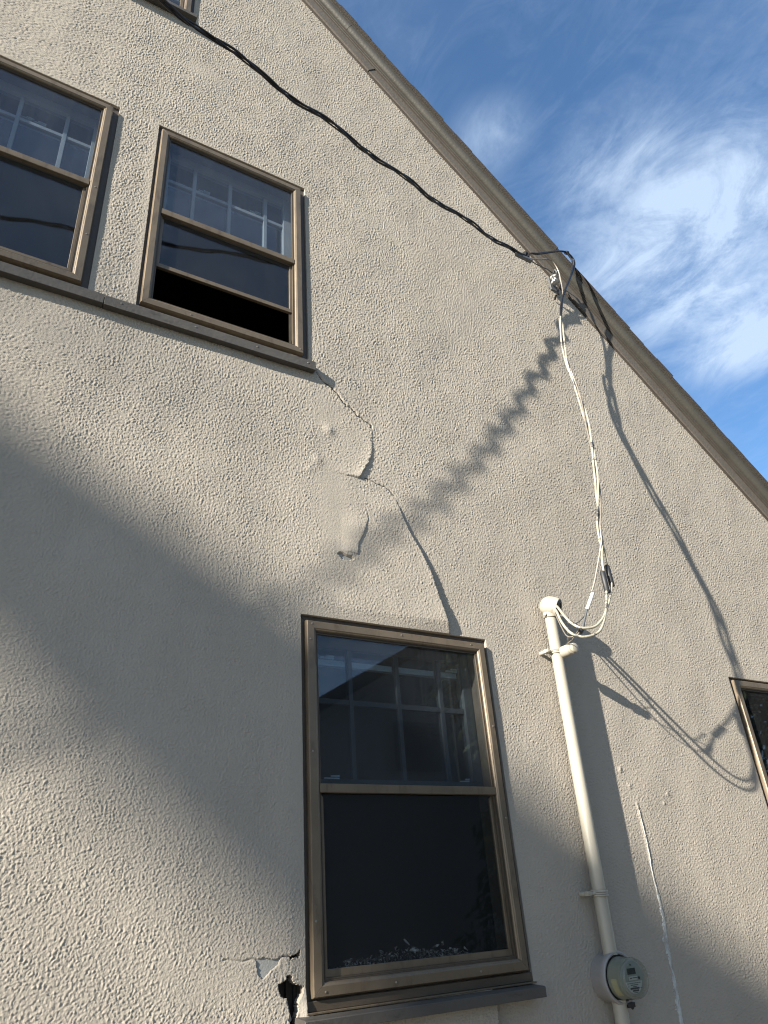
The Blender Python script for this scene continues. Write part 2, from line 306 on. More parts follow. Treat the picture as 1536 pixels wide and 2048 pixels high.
# the repair patch, its lower right lip, the flaked-off spot and two dimples
pm = poly_mask(X, Z, patch); pd = poly_dist(X, Z, patch, True); rb = np.clip((X - 1.30) / .08, 0, 1) * np.clip((3.16 - Z) / .10, 0, 1)
H += pm * np.clip(pd / .004, 0, 1) * (.0046 * rb)
flake = [(1.279, 2.916), (1.29, 2.926), (1.306, 2.925), (1.322, 2.916), (1.34, 2.918), (1.354, 2.908), (1.345, 2.899), (1.319, 2.896), (1.31, 2.899), (1.298, 2.897), (1.292, 2.906)]
fm = poly_mask(X, Z, flake); H = np.where(fm, H * .1 - .0035, H); H += .004 * np.exp(-(((X - 1.33) / .03) ** 2 + ((Z - 2.935) / .02) ** 2)) * ~fm
for (cx, cz, r, h) in ((1.262, 3.535, .026, .0055), (1.20, 3.357, .024, .0035), (1.16, 3.30, .016, .002), (.772, 1.776, .010, .002), (2.665, 2.10, .010, .004), (2.70, 2.03, .010, .003), (2.9, 1.96, .007, .003), (2.94, 2.0, .009, .003)):
    H += h * np.exp(-((X - cx) ** 2 + (Z - cz) ** 2) / (r * r))
chip = [(.949, 1.513), (.975, 1.515), (1.0, 1.508), (1.025, 1.51), (1.02, 1.495), (.995, 1.48), (.972, 1.461), (.956, 1.473)]
cm = poly_mask(X, Z, chip); H = np.where(cm, H * .25 - .004, H)
def jag(P, n, a, seed):
    r = random.Random(seed); o = []
    for (p, q) in zip(P[:-1], P[1:]):
        for k in range(n):
            t = k / n; o.append((p[0] + (q[0] - p[0]) * t + (r.uniform(-a, a) if (k or len(o)) else 0), p[1] + (q[1] - p[1]) * t + (r.uniform(-a, a) if (k or len(o)) else 0)))
    return o + [P[-1]]
crackA = jag([(1.206, 3.858), (1.239, 3.816), (1.298, 3.777), (1.353, 3.713), (1.387, 3.694), (1.417, 3.669), (1.483, 3.637), (1.488, 3.616)], 4, .006, 3)
crackB = jag([(1.412, 3.320), (1.458, 3.32), (1.519, 3.308), (1.56, 3.295), (1.589, 3.267)], 4, .005, 5)
crackC = jag([(1.169, 5.136), (1.21, 5.115), (1.26, 5.12), (1.31, 5.10)], 4, .006, 6)
crackD = jag([(.949, 1.513), (.90, 1.512), (.85, 1.52)], 4, .002, 8)
crackE = jag([(1.025, 1.511), (1.04, 1.514), (1.056, 1.512)], 3, .002, 9)
crackF = jag([(2.722, 1.96), (2.726, 1.88), (2.731, 1.80), (2.728, 1.73)], 5, .003, 12)
for P, dep, wd in ((crackA, .007, .0036), (crackB, .003, .0035), (crackC, .002, .003), (crackD, .003, .003), (crackE, .004, .003), (crackF, -.003, .006)):
    x0, x1 = min(p[0] for p in P) - .03, max(p[0] for p in P) + .03; z0, z1 = min(p[1] for p in P) - .03, max(p[1] for p in P) + .03
    i0, i1 = np.searchsorted(ax, [x0, x1]); j0, j1 = np.searchsorted(az, [z0, z1]); s = (slice(j0, j1), slice(i0, i1))
    d = poly_dist(X[s], Z[s], P); H[s] -= dep * np.exp(-(d / wd) ** 2)
    if P is crackA: H[s] += .0016 * np.exp(-((d - .012) / .009) ** 2)
gx = np.gradient(ax)[None, :]; gz = np.gradient(az)[:, None]; sharp = np.sqrt(gx * gz)
H += rng.standard_normal(X.shape) * .075 * sharp * np.clip(amp, .3, 1.2)           # sandy grit
# edges by the openings settle back to the casing line
for (x0, x1, z0, z1) in OPEN.values():
    d = np.maximum(np.maximum(x0 - X, X - x1), np.maximum(z0 - Z, Z - z1)); H = np.where((d > -.01) & (d < .05), H * np.clip(.35 + d / .05 * .65, .35, 1), H)
hole = [(1.02, 1.446), (1.031, 1.447), (1.044, 1.453), (1.047, 1.463), (1.058, 1.464), (1.067, 1.459), (1.063, 1.45), (1.079, 1.439), (1.105, 1.431), (1.102, 1.415), (1.098, 1.409), (1.087, 1.395), (1.085, 1.369), (1.078, 1.358), (1.082, 1.33), (1.08, 1.20), (1.058, 1.20), (1.06, 1.33), (1.052, 1.352), (1.055, 1.367), (1.046, 1.405), (1.03, 1.41), (1.02, 1.428)]
hole2 = [(1.055, 1.513), (1.067, 1.514), (1.08, 1.518), (1.095, 1.531), (1.093, 1.517), (1.088, 1.503), (1.08, 1.507), (1.065, 1.507), (1.058, 1.499)]
xc = (ax[1:] + ax[:-1]) / 2; zc = (az[1:] + az[:-1]) / 2; XC, ZC = np.meshgrid(xc, zc)
keep = ZC < RZ(XC) + .05
for (x0, x1, z0, z1) in OPEN.values(): keep &= ~((XC > x0) & (XC < x1) & (ZC > z0) & (ZC < z1))
jx = XC + .0012 * sample(Tb, .0022, XC, ZC); jz = ZC + .0012 * sample(Tb, .0022, XC + 2, ZC + 1)
hm = poly_mask(jx, jz, hole) | poly_mask(jx, jz, hole2); keep &= ~hm
# the last tag of stucco by the window corner curls outward
H += .010 * np.clip((X - 1.088) / .02, 0, 1) * np.clip((1.425 - Z) / .05, 0, 1) * (X < 1.13)
nz_, nx_ = X.shape
front = np.stack([X, WALL - H, Z], -1).reshape(-1, 3); back = np.stack([X, np.full_like(X, WALL + .03), Z], -1).reshape(-1, 3)
idx = np.arange(nz_ * nx_).reshape(nz_, nx_); nv = nz_ * nx_
q = np.stack([idx[:-1, :-1], idx[:-1, 1:], idx[1:, 1:], idx[1:, :-1]], -1)[keep]
sides = []
kp = np.pad(keep, 1)
for (dz, dx, e0, e1) in ((0, -1, (0, 0), (1, 0)), (0, 1, (1, 1), (0, 1)), (-1, 0, (0, 1), (0, 0)), (1, 0, (1, 0), (1, 1))):
    nb_ = kp[1 + dz:1 + dz + keep.shape[0], 1 + dx:1 + dx + keep.shape[1]]; j, i = np.nonzero(keep & ~nb_)
    a = idx[j + e0[0], i + e0[1]]; b = idx[j + e1[0], i + e1[1]]
    sides.append(np.stack([a, b, b + nv, a + nv], -1))
faces = np.concatenate([q] + sides); allv = np.concatenate([front, back])
used = np.unique(faces); remap = np.zeros(len(allv), np.int64); remap[used] = np.arange(len(used)); faces = remap[faces].astype(np.int32); allv = allv[used].astype(np.float32)
allv -= np.array([2.0, WALL, 0], np.float32)
me = bpy.data.meshes.new('stucco_wall'); me.vertices.add(len(allv)); me.vertices.foreach_set('co', allv.ravel())
me.loops.add(faces.size); me.loops.foreach_set('vertex_index', faces.ravel()); me.polygons.add(len(faces)); me.polygons.foreach_set('loop_start', np.arange(0, faces.size, 4, dtype=np.int32))
sm = np.ones(len(faces), bool); sm[len(q):] = False; me.polygons.foreach_set('use_smooth', sm)
me.update(calc_edges=True); me.materials.append(STUCCO)
wob = bpy.data.objects.new('stucco_wall', me); C.objects.link(wob); wob.parent = house
# which way do the faces look? (only matters for bump): flip if they look inward
if me.polygons[0].normal.y > 0: me.flip_normals()
def wall_h(x, z):
    i = int(np.clip(np.searchsorted(ax, x), 1, nx_ - 1)); j = int(np.clip(np.searchsorted(az, z), 1, nz_ - 1)); return float(H[j, i])
del Ta, Tb, na, nb, XC, ZC, jx, jz, front, back, q, faces, allv
# the rest of the gable wall and the other walls
s = MB(); y0, y1 = WALL, WALL + .03
s.box(-7.0, XA, y0, y1, 0, ZB) if False else None
def quad(mb, P): mb.add([(x, WALL - .0005, z) for x, z in P], [tuple(range(len(P)))])
LZ = lambda x: 8.246 + .965 * (x + 2 * .6)             # left slope of the gable
quad(s, [(-7.2, 0), (XA, 0), (XA, LZ(XA) + .05), (-7.2, LZ(-7.2) + .05)])
quad(s, [(XA, 0), (XB, 0), (XB, ZA), (XA, ZA)])
quad(s, [(XA, ZB), (RZ(0) and (8.246 - ZB + .05) / .965, ZB), (RIDGE, RZ(RIDGE) + .05), (XA, LZ(XA) + .05)])
quad(s, [(XB, 0), (6.0, 0), (6.0, RZ(6.0) + .05), (XB, RZ(XB) + .05)])
for xx in (6.0, -7.2): s.add([(xx, WALL, 0), (xx, 14, 0), (xx, 14, 2.45), (xx, WALL, 2.45)], [(0, 1, 2, 3)])
s.add([(-7.2, 14, 0), (6, 14, 0), (6, 14, 2.45), (RIDGE, 14, 8.8), (-7.2, 14, 2.45)], [(0, 1, 2, 3, 4)])
s.build('outer_wall', STUCCO, house)
# dark rooms behind the glass
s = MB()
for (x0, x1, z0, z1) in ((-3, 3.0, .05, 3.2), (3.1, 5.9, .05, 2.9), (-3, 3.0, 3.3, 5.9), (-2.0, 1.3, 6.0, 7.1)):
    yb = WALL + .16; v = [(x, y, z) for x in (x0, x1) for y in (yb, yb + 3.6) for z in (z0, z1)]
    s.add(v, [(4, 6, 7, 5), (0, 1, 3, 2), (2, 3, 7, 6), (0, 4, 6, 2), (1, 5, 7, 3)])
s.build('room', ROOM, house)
s = MB()
for i in range(16): s.box(.985 + i * .0085, .992 + i * .0085, WALL + .036 + (i % 3) * .004, WALL + .05, 1.1, 1.62)
s.box(.9, 1.11, WALL + .05, WALL + .06, 1.0, 1.7)
s.build('sheathing', LATH_CRACK, house, label='blackened wood sheathing showing through the hole in the stucco')
s = MB(); P = [(1.045, 1.405), (1.054, 1.400), (1.061, 1.372), (1.068, 1.350), (1.058, 1.342), (1.05, 1.355), (1.051, 1.372)]; n = len(P)
s.add([(x, WALL + .009, z) for x, z in P] + [(x, WALL + .024, z) for x, z in P], [tuple(range(n)), tuple(range(n, 2 * n))[::-1]] + [(k, (k + 1) % n, n + (k + 1) % n, n + k) for k in range(n)])
s.build('broken_render', PLASTER, house, label='loose grey piece of base coat hanging in the hole')
# dark ribbons that paint in the shade down in the cracks
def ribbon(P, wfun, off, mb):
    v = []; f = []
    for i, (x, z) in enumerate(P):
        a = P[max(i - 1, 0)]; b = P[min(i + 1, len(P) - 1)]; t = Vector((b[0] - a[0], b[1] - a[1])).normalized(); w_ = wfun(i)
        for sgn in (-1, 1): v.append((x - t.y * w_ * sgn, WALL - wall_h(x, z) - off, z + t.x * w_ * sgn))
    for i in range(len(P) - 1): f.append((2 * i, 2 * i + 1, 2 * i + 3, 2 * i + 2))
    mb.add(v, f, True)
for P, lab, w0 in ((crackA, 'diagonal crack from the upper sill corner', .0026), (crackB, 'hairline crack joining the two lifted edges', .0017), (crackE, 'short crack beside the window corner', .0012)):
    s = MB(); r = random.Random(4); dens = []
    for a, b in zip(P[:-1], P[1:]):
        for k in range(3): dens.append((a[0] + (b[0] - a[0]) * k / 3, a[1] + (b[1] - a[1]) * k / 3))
    ribbon(dens, lambda i: w0 * r.uniform(.15, 1.0), .0012, s); s.build('crack', LATH_CRACK, house, label=lab)
# flaked-off spot and chip show bare plaster
# caulked crack lower right
cp = [(2.724, 1.93), (2.7245, 1.898), (2.730, 1.817), (2.728, 1.765), (2.724, 1.692), (2.727, 1.621), (2.731, 1.557), (2.729, 1.494), (2.714, 1.438), (2.716, 1.391), (2.716, 1.331), (2.712, 1.282), (2.706, 1.234), (2.704, 1.16), (2.700, 1.08)]
cw = [.0004, .0008, .0012, .002, .003, .005, .0105, .0130, .0185, .0165, .0075, .0160, .0180, .0180, .0170]
s = MB(); r = random.Random(2); v = []; f = []; n = 220; arr = np.array(cp); tt = np.linspace(0, len(cp) - 1, n); wob_ = 0
for i, t in enumerate(tt):
    x = np.interp(t, range(len(cp)), arr[:, 0]); z = np.interp(t, range(len(cp)), arr[:, 1]); w_ = np.interp(t, range(len(cp)), cw)
    wl = w_ * r.uniform(.6, 1.15) * (1 + .35 * math.sin(t * 7.3)); wr = w_ * r.uniform(.75, 1.1); base = WALL - (wall_h(x, z) + wall_h(x + .008, z) + wall_h(x - .008, z) + wall_h(x, z + .01) + wall_h(x, z - .01)) / 5
    for k, (u, h) in enumerate(((-1, -.004), (-.55, .0018), (0, .0024), (.6, .002), (1, -.004))):
        v.append((x + (wl if u < 0 else wr) * u, base - h - r.uniform(0, .0012), z))
for i in range(n - 1):
    for k in range(4): f.append((i * 5 + k, i * 5 + k + 1, i * 5 + 5 + k + 1, i * 5 + 5 + k))
s.add(v, f, True); s.build('caulk_seam', CAULK, house, label='pale caulked crack running down beside the meter')

# roof edge: profile swept down the gable (distance above junction, offset from wall)
DN = Vector((1, 0, -.965)).normalized(); NR = Vector((.965, 0, 1)).normalized()
def sweep(name, prof, mtl, x0, x1, step=None, jitter=0, bevel=0, left=False, label=None):
    xs = list(np.arange(x0, x1, step)) + [x1] if step else [x0, x1]; v = []; f = []; n = len(prof)
    for i, x in enumerate(xs):
        j = jitter * math.sin(i * 2.3) * (1 if step else 0)
        for (h, o) in prof:
            p = Vector((x, 0, RZ(x))) + NR * (h + j); v.append((p.x, WALL - o, p.z))
    for i in range(len(xs) - 1):
        for k in range(n): f.append((i * n + k, (i + 1) * n + k, (i + 1) * n + (k + 1) % n, i * n + (k + 1) % n))
    f.append(tuple(range(n))[::-1]); f.append(tuple((len(xs) - 1) * n + k for k in range(n)))
    if left: v = [(2 * RIDGE - a, b, c) for a, b, c in v]
    mb = MB(); mb.add(v, f); return mb.build(name, mtl, TRIMP, bevel, label)
TRIMP = bpy.data.objects.new('rake_trim', None); C.objects.link(TRIMP); TRIMP.parent = house
# a solid backer board is the part itself
C.objects.unlink(TRIMP); bpy.data.objects.remove(TRIMP)
TRIMP = house
bk = sweep('rake_trim', [(.004, -.06), (.004, .004), (.13, .004), (.13, -.06)], TRIM, RIDGE, 6.25)
TRIMP = bk
fr_joint = 1.667
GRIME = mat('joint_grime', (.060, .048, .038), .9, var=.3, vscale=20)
sweep('frieze_board', [(-.001, .002), (.0, .022), (.074, .022), (.074, .002)], FRIEZE, RIDGE, fr_joint - .004, .35, .0012, .0, label='upper length of the frieze board, its end joint open')
sweep('frieze_board', [(.001, .002), (.002, .0185), (.0755, .0185), (.0755, .002)], FRIEZE, fr_joint, 6.2, .35, .0010, .0)
sweep('frieze_edge_strip', [(-.014, -.02), (-.011, .0105), (-.0012, .0105), (-.0012, -.02)], GRIME, RIDGE, 6.2, .21, .0022)  # dirty bare wood along the lower edge of the frieze
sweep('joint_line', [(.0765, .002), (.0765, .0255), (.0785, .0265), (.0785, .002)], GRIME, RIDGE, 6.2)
sweep('bed_moulding', [(.0787, .002), (.0787, .0285), (.081, .0310), (.0845, .0310), (.0845, .002)], TRIM, RIDGE, 6.22)
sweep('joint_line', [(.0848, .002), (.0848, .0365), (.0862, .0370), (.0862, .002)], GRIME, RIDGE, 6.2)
sweep('bed_moulding', [(.0864, .002), (.0864, .0390), (.0885, .0410), (.0915, .0410), (.0915, .002)], TRIM, RIDGE, 6.22)
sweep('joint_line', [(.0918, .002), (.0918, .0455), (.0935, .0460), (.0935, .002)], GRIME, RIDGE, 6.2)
cv = [(.0937, .002), (.0937, .0475), (.096, .0485)]
for k in range(9):
    t = k / 8 * math.pi / 2; cv.append((.098 + .037 * (1 - math.cos(t)), .043 + .036 * math.sin(t)))
cv += [(.137, .081), (.137, .086), (.146, .0865), (.146, .002)]
crj = 1.429
sweep('crown_moulding', cv, TRIM, RIDGE, crj - .002); sweep('crown_moulding', cv, TRIM, crj, 6.25)
# shingles over the edge: short overlapping tabs give the ragged line against the sky
s = MB(); x = RIDGE; r = random.Random(9)
while x < 6.3:
    ln = .148 * .72; h0 = .1475 + r.uniform(-.0006, .0008); t0 = .002; t1 = .0065; o = .104 + r.uniform(-.003, .004); v = []
    for (xx, hb, ht) in ((x, h0, h0 + t0 + .004), (x + ln * 1.12, h0 - .0003, h0 + t1 + .004 + r.uniform(-.001, .002))):
        for (h, y) in ((hb, WALL - o), (ht, WALL - o), (ht, WALL + .5), (hb, WALL + .5)):
            p = Vector((xx, 0, RZ(xx))) + NR * h; v.append((p.x, y, p.z))
    s.add(v, [(0, 1, 2, 3), (4, 7, 6, 5), (0, 4, 5, 1), (1, 5, 6, 2), (2, 6, 7, 3), (3, 7, 4, 0)]); x += ln
s.build('edge_shingles', SHINGLE, bk)
s = MB(); p0 = Vector((RIDGE, 0, RZ(RIDGE))) + NR * .150; p1 = Vector((6.35, 0, RZ(6.35))) + NR * .150
s.add([(p0.x, WALL - .085, p0.z), (p1.x, WALL - .085, p1.z), (p1.x, 14.3, p1.z), (p0.x, 14.3, p0.z), (p0.x, WALL - .085, p0.z - .02), (p1.x, WALL - .085, p1.z - .02), (p1.x, 14.3, p1.z - .02), (p0.x, 14.3, p0.z - .02)], [(0, 1, 2, 3), (4, 7, 6, 5), (0, 4, 5, 1), (1, 5, 6, 2), (2, 6, 7, 3), (3, 7, 4, 0)])
v2 = [(2 * RIDGE - a - .0, b, c) for a, b, c in s.v[:8]]; s.add(v2, [(0, 3, 2, 1), (4, 5, 6, 7), (0, 1, 5, 4), (1, 2, 6, 5), (2, 3, 7, 6), (3, 0, 4, 7)])
s.build('roof', SHINGLE, house)

# ------------------------------------------------------------------ windows
def ringbars(mb, x0, x1, z0, z1, prof, gap=.0004, sides='LRTB'):
    """mitred bars round a rectangle; prof = (inset, offset from the wall) closed loop"""
    n = len(prof)
    def bar(fn):
        v = [fn(i, o, e) for e in (0, 1) for (i, o) in prof]
        f = [(k, (k + 1) % n, n + (k + 1) % n, n + k) for k in range(n)] + [tuple(range(n))[::-1], tuple(range(n, 2 * n))]; mb.add(v, f)
    if 'L' in sides: bar(lambda i, o, e: (x0 + i, WALL - o, (z0 + i + gap, z1 - i - gap)[e]))
    if 'R' in sides: bar(lambda i, o, e: (x1 - i, WALL - o, (z0 + i + gap, z1 - i - gap)[e]))
    if 'B' in sides: bar(lambda i, o, e: ((x0 + i + gap, x1 - i - gap)[e], WALL - o, z0 + i))
    if 'T' in sides: bar(lambda i, o, e: ((x0 + i + gap, x1 - i - gap)[e], WALL - o, z1 - i))
def window(name_lab, op, fr, rail, glass_top, low, sash_v, sash_h, bar, latches=(), screws=(), sash_z=0):
    ox0, ox1, oz0, oz1 = op; x0, x1, z0, z1 = fr
    s = MB(); d = .13
    ringbars(s, ox0 - .012, ox1 + .012, oz0 - .02, oz1 + .012, [(0, -.012), (.055, -.012), (.055, -d), (0, -d)])
    win = s.build('window', CASING, house, .0015, label=name_lab)
    fw = .040
    s = MB(); ringbars(s, x0, x1, z0, z1, [(0, -.011), (0, .010), (.004, .0165), (.030, .0175), (.034, .0145), (.036, .0145), (fw, .010), (fw, -.011)])
    s.build('storm_frame', FRAME, win, .0006)
    # inner lip, two fine ribs
    s = MB(); ringbars(s, x0 + fw + .0004, x1 - fw - .0004, z0 + fw + .0004, z1 - fw - .0004, [(0, -.012), (0, .006), (.003, .006), (.003, .002), (.0055, .002), (.0055, .005), (.0085, .005), (.0085, -.012)])
    s.build('track', FRAMED, win)
    gx0, gx1 = x0 + fw + .009, x1 - fw - .009; rz0, rz1 = rail
    s = MB(); s.box(gx0 - .008, gx1 + .008, WALL - .0135, WALL + .010, rz0, rz1); s.build('meeting_rail', FRAME, win, .002)
    if rz1 < glass_top:
        s = MB(); s.box(gx0, gx1, WALL + .001, WALL + .004, rz1 + .0005, glass_top); s.build('pane', GLASS, win)
    lz0, lz1 = low                                                  # lower storm panel: its bottom and top
    s = MB(); s.box(gx0 + .001, gx1 - .001, WALL + .012, WALL + .0145, lz0 + .02, lz1 - .001); s.build('pane', GLASSD, win)
    s = MB(); ringbars(s, gx0 + .0006, gx1 - .0006, lz0, lz1, [(0, .0155 - .022), (.012, .0155 - .022), (.012, -.020), (0, -.020)], sides='LR')
    s.box(gx0 + .001, gx1 - .001, WALL + .0045, WALL + .021, lz0, lz0 + .022); s.build('panel_frame', FRAME, win, .001)
    # the old wooden sashes behind the storm glass
    if sash_v:
        s = MB(); a0, a1 = ox0 + .045, ox1 - .045; zt = oz1 - .045; zb = sash_z
        for xv in sash_v: s.box(xv - .009, xv + .009, WALL + .093, WALL + .118, zb, zt)
        for hz_ in sash_h: s.box(a0, a1, WALL + .0955, WALL + .1155, hz_ - .010, hz_ + .010)
        s.box(a0, a0 + .045, WALL + .085, WALL + .122, zb, zt); s.box(a1 - .045, a1, WALL + .085, WALL + .122, zb, zt); s.box(a0 + .046, a1 - .046, WALL + .085, WALL + .122, zt - .045, zt)
        s.box(a0, a1, WALL + .085, WALL + .122, zb - .045, zb - .0005)
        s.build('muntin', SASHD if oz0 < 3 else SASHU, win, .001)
        s = MB(); s.box(a0 + .046, a1 - .046, WALL + .1035, WALL + .106, zb, zt - .046); s.build('pane', GLASSI, win)
        s = MB()
        for (b0, b1) in bar:
            s = MB(); s.box(a0 + .002, a1 - .002, WALL + .123, WALL + .148, b0, b1); s.build('sash_rail', WOODIN, win, .001)
        for (lx, lz_) in latches:
            s = MB(); s.box(lx - .030, lx + .030, WALL + .112, WALL + .122, lz_, lz_ + .006); s.lathe((lx, WALL + .117, lz_ + .006), (0, 0, 1), [(0, .014), (.006, .012), (.008, .006)], 14); s.box(lx - .004, lx + .030, WALL + .110, WALL + .118, lz_ + .0085, lz_ + .014)
            s.build('sash_lock', WHITE, win)
    for (sx_, sz_) in screws:
        s = MB(); s.lathe((sx_, WALL - .0172, sz_), (0, -1, 0), [(0, .0036), (.0012, .0034), (.0022, .002)], 12); s.build('screw', SCREW, win)
    return win
w_low = window('tall lower window with dusty upper glass and debris behind its lower pane', OPEN['low'], (1.128, 1.974, 1.396, 2.606), (1.985, 2.014), 2.557, (1.445, 1.984), (1.365, 1.585, 1.795), (2.333,), ((2.482, 2.506), (2.020, 2.050)), ((1.276, 2.507), (1.881, 2.507), (1.281, 2.051), (1.893, 2.051)),
    ((1.150, 2.592), (1.55, 2.592), (1.90, 2.592), (1.142, 2.53), (1.142, 2.12), (1.142, 1.60), (1.17, 1.41), (1.42, 1.412), (1.76, 1.412), (1.96, 2.25), (1.96, 1.9)), 2.048)
s = MB(); s.box(1.173, 1.93, WALL - .004, WALL + .011, 1.4365, 1.4445); s.build('bottom_track', FRAMED, w_low, .001)
s = MB(); s.box(1.112, 1.995, WALL - .001, WALL + .02, 1.3625, 1.390); s.build('sill_flashing', FRAMED, w_low, .002)
s = MB(); s.box(1.108, 1.999, WALL - .016, WALL + .012, 1.357, 1.3622); s.build('drip_strip', FRAME, w_low, .001)
def sill(mb, x0, x1, zt, zb, o, back=.02, slope=.008):
    v = [(x, y, z) for x in (x0, x1) for (y, z) in ((WALL - o, zb), (WALL - o - .001, zt - slope), (WALL - o + .004, zt - slope + .002), (WALL + back, zt), (WALL + back, zb + .004))]
    n = 5; mb.add(v, [tuple(range(n))[::-1], tuple(range(n, 2 * n))] + [(k, (k + 1) % n, n + (k + 1) % n, n + k) for k in range(n)])
s = MB(); sill(s, 1.075, 1.990, 1.3565, 1.318, .070); s.build('sill', SILL, w_low, .0018)
w_mid = window('upper window with its lower sash raised on a black room', OPEN['mid'], (.386, 1.138, 3.924, 5.100), (4.503, 4.536), 5.051, (4.180, 4.502), (.594, .782, .979), (4.885,), ((4.905, 4.925),), ((.65, 4.925), (.93, 4.925)), ((1.12, 3.945), (.60, 3.94)), 4.652)
w_left = window('closed upper window cut off by the left edge of the photo', OPEN['left'], (-.600, .152, 3.926, 5.102), (4.505, 4.538), 5.053, (3.975, 4.504), (-.415, -.226, -.026), (4.895,), ((4.915, 4.935),), ((-.19, 4.935), (-.14, 4.935)), ((.137, 4.5), (.137, 4.2)), 4.652)
w_right = window('window at the right edge below the roof, its frame in patchy sun', OPEN['right'], (3.676, 4.53, 1.396, 2.594), (1.985, 2.014), 2.545, (1.445, 1.984), (), (), ())
s = MB(); sill(s, 3.62, 4.6, 1.3565, 1.318, .07); s.build('sill', SILL, w_right, .0018)
w_att = window('small attic window at the top edge behind the black cable', OPEN['attic'], (-.262, .461, 6.19, 7.02), (6.60, 6.63), 6.97, (6.239, 6.599), (), (), ())
s = MB()
for k in range(5): s.box(-.20, .405, WALL + .05, WALL + .058, 6.30 + k * .055, 6.308 + k * .055)
s.build('blind_slat', WOODIN, w_att)
s = MB(); sill(s, -.33, .492, 6.178, 6.146, .050); s.build('sill', SILL, w_att, .0015)
# continuous sill of the two upper windows, in two boards
s = MB(); sill(s, -.75, .2425, 3.8860, 3.834, .034, .02, .004); s.build('sill', SILL, house, .0018, label='left board of the long sill under the upper windows')
s = MB(); sill(s, .2445, 1.190, 3.8845, 3.832, .033, .02, .004); sb2 = s.build('sill', SILL, house, .0018, label='right board of the long sill, ending in a corner with a crack below')
for xx in (.31, .62, .90, 1.15):
    s = MB(); s.lathe((xx, WALL - .034, 3.862), (0, -1, 0), [(0, .004), (.0015, .0035)], 10); s.build('screw', SCREW, sb2)
# bare plaster in the flaked spot and the chip
for P, lab in ((flake, 'pale green-grey bare spot'), (chip, 'grey chipped patch beside the hole')):
    s = MB(); s.add([(x, WALL - (.0 if P is flake else .001) + (.0022 if P is flake else .0), z) for x, z in P], [tuple(range(len(P)))]); s.build('bare_plaster', PLASTER, house, label=lab)

# paint flakes and dirt heaped inside the lower window
s = MB(); r = random.Random(21)
def flk(c, sz, th=.15):
    n = r.randint(4, 6); a0 = r.uniform(0, 6.28); ax1 = Vector((r.uniform(-1, 1), r.uniform(-1, .2), r.uniform(-1, 1))).normalized(); u = ax1.orthogonal().normalized(); q_ = ax1.cross(u); v = []
    for sd in (-.5, .5):
        for k in range(n):
            a = a0 + 6.283 * k / n; rr = sz * (.65 + .35 * math.sin(k * 2.1 + a0)); v.append(Vector(c) + (u * math.cos(a) + q_ * math.sin(a)) * rr + ax1 * sz * th * sd)
    s.add(v, [tuple(range(n))[::-1], tuple(range(n, 2 * n))] + [(k, (k + 1) % n, n + (k + 1) % n, n + k) for k in range(n)])
for i in range(1500):
    x = r.uniform(1.185, 1.85); hh = .014 + .040 * math.exp(-((x - 1.52) / .13) ** 2) + .016 * math.exp(-((x - 1.34) / .07) ** 2) + .02 * math.exp(-((x - 1.70) / .05) ** 2)
    if x > 1.80: hh *= .3
    flk((x, WALL + r.uniform(.024, .085), 1.448 + hh * r.random() ** 1.3), r.uniform(.002, .0075))
for (x, z, q_) in ((1.275, 1.482, .017), (1.40, 1.498, .017), (1.43, 1.490, .016), (1.50, 1.518, .017), (1.53, 1.495, .02), (1.565, 1.482, .016), (1.62, 1.50, .016), (1.645, 1.505, .013), (1.70, 1.482, .015), (1.74, 1.480, .012), (1.455, 1.505, .013), (1.34, 1.478, .010), (1.67, 1.475, .012), (1.59, 1.472, .013)):
    flk((x, WALL + .03, z), q_, .2)
db = s.build('debris', FLAKE); db['kind'] = 'stuff'; db['label'] = 'grey heap of paint flakes and dirt behind the lower window pane'; db['category'] = 'debris'

# ------------------------------------------------------------------ conduit
cd = root('service_conduit', 'tall cream painted electrical conduit strapped upright to the stucco', 'conduit', (2.345, WALL - .052, 0))
cx_ = lambda z: 2.343 + .019 * (z - 1.4) / 1.37
s = MB(); s.tube([(cx_(z), WALL - .052, z) for z in np.linspace(1.415, 2.78, 12)], .0265, 28); s.build('pipe', CONDP, cd)
s = MB(); s.tube([(2.336, WALL - .052, 0.0), (2.339, WALL - .052, .8), (2.342, WALL - .052, 1.275)], .0265, 28); s.build('pipe', CONDP, cd)
# weatherhead: a hooded dome leaning out and to the right
wc = Vector((2.362, WALL - .058, 2.815)); hd = Vector((.50, -.78, -.38)).normalized()
s = MB(); bm = bmesh.new(); bmesh.ops.create_uvsphere(bm, u_segments=32, v_segments=20, radius=1)
up_ = Vector((0, 0, 1)); sd_ = hd.cross(up_).normalized(); tp_ = sd_.cross(hd).normalized(); rt = 0
vv = []
for v_ in bm.verts:
    a, b_, c_ = v_.co.x, v_.co.y, v_.co.z      # a along hood, b across, c up
    a2 = min(a, .35); k = 1.0 if a < .35 else 1.0
    p = wc + hd * (a2 * .046 if a2 < 0 else a2 * .115) + sd_ * (b_ * .043) + tp_ * (c_ * (.050 if c_ > 0 else .044)); vv.append(p)
bm.verts.ensure_lookup_table(); s.add(vv, [tuple(v.index for v in f_.verts) for f_ in bm.faces], True); bm.free()
s.lathe(wc + hd * .032, hd, [(0, .044), (.012, .0455), (.014, .044), (.014, .037)], 32, False, False)
s.tube([(2.362, WALL - .052, 2.765), (2.362, WALL - .052, 2.80)], .0315, 24)
wh = s.build('weatherhead', CONDP, cd)
s = MB(); s.lathe(wc + hd * .0405, hd, [(0, .0395), (.006, .0395), (.008, .036), (.008, .026), (.005, .024), (.005, .004)], 32); s.build('rubber_insert', BLACKR, wh)
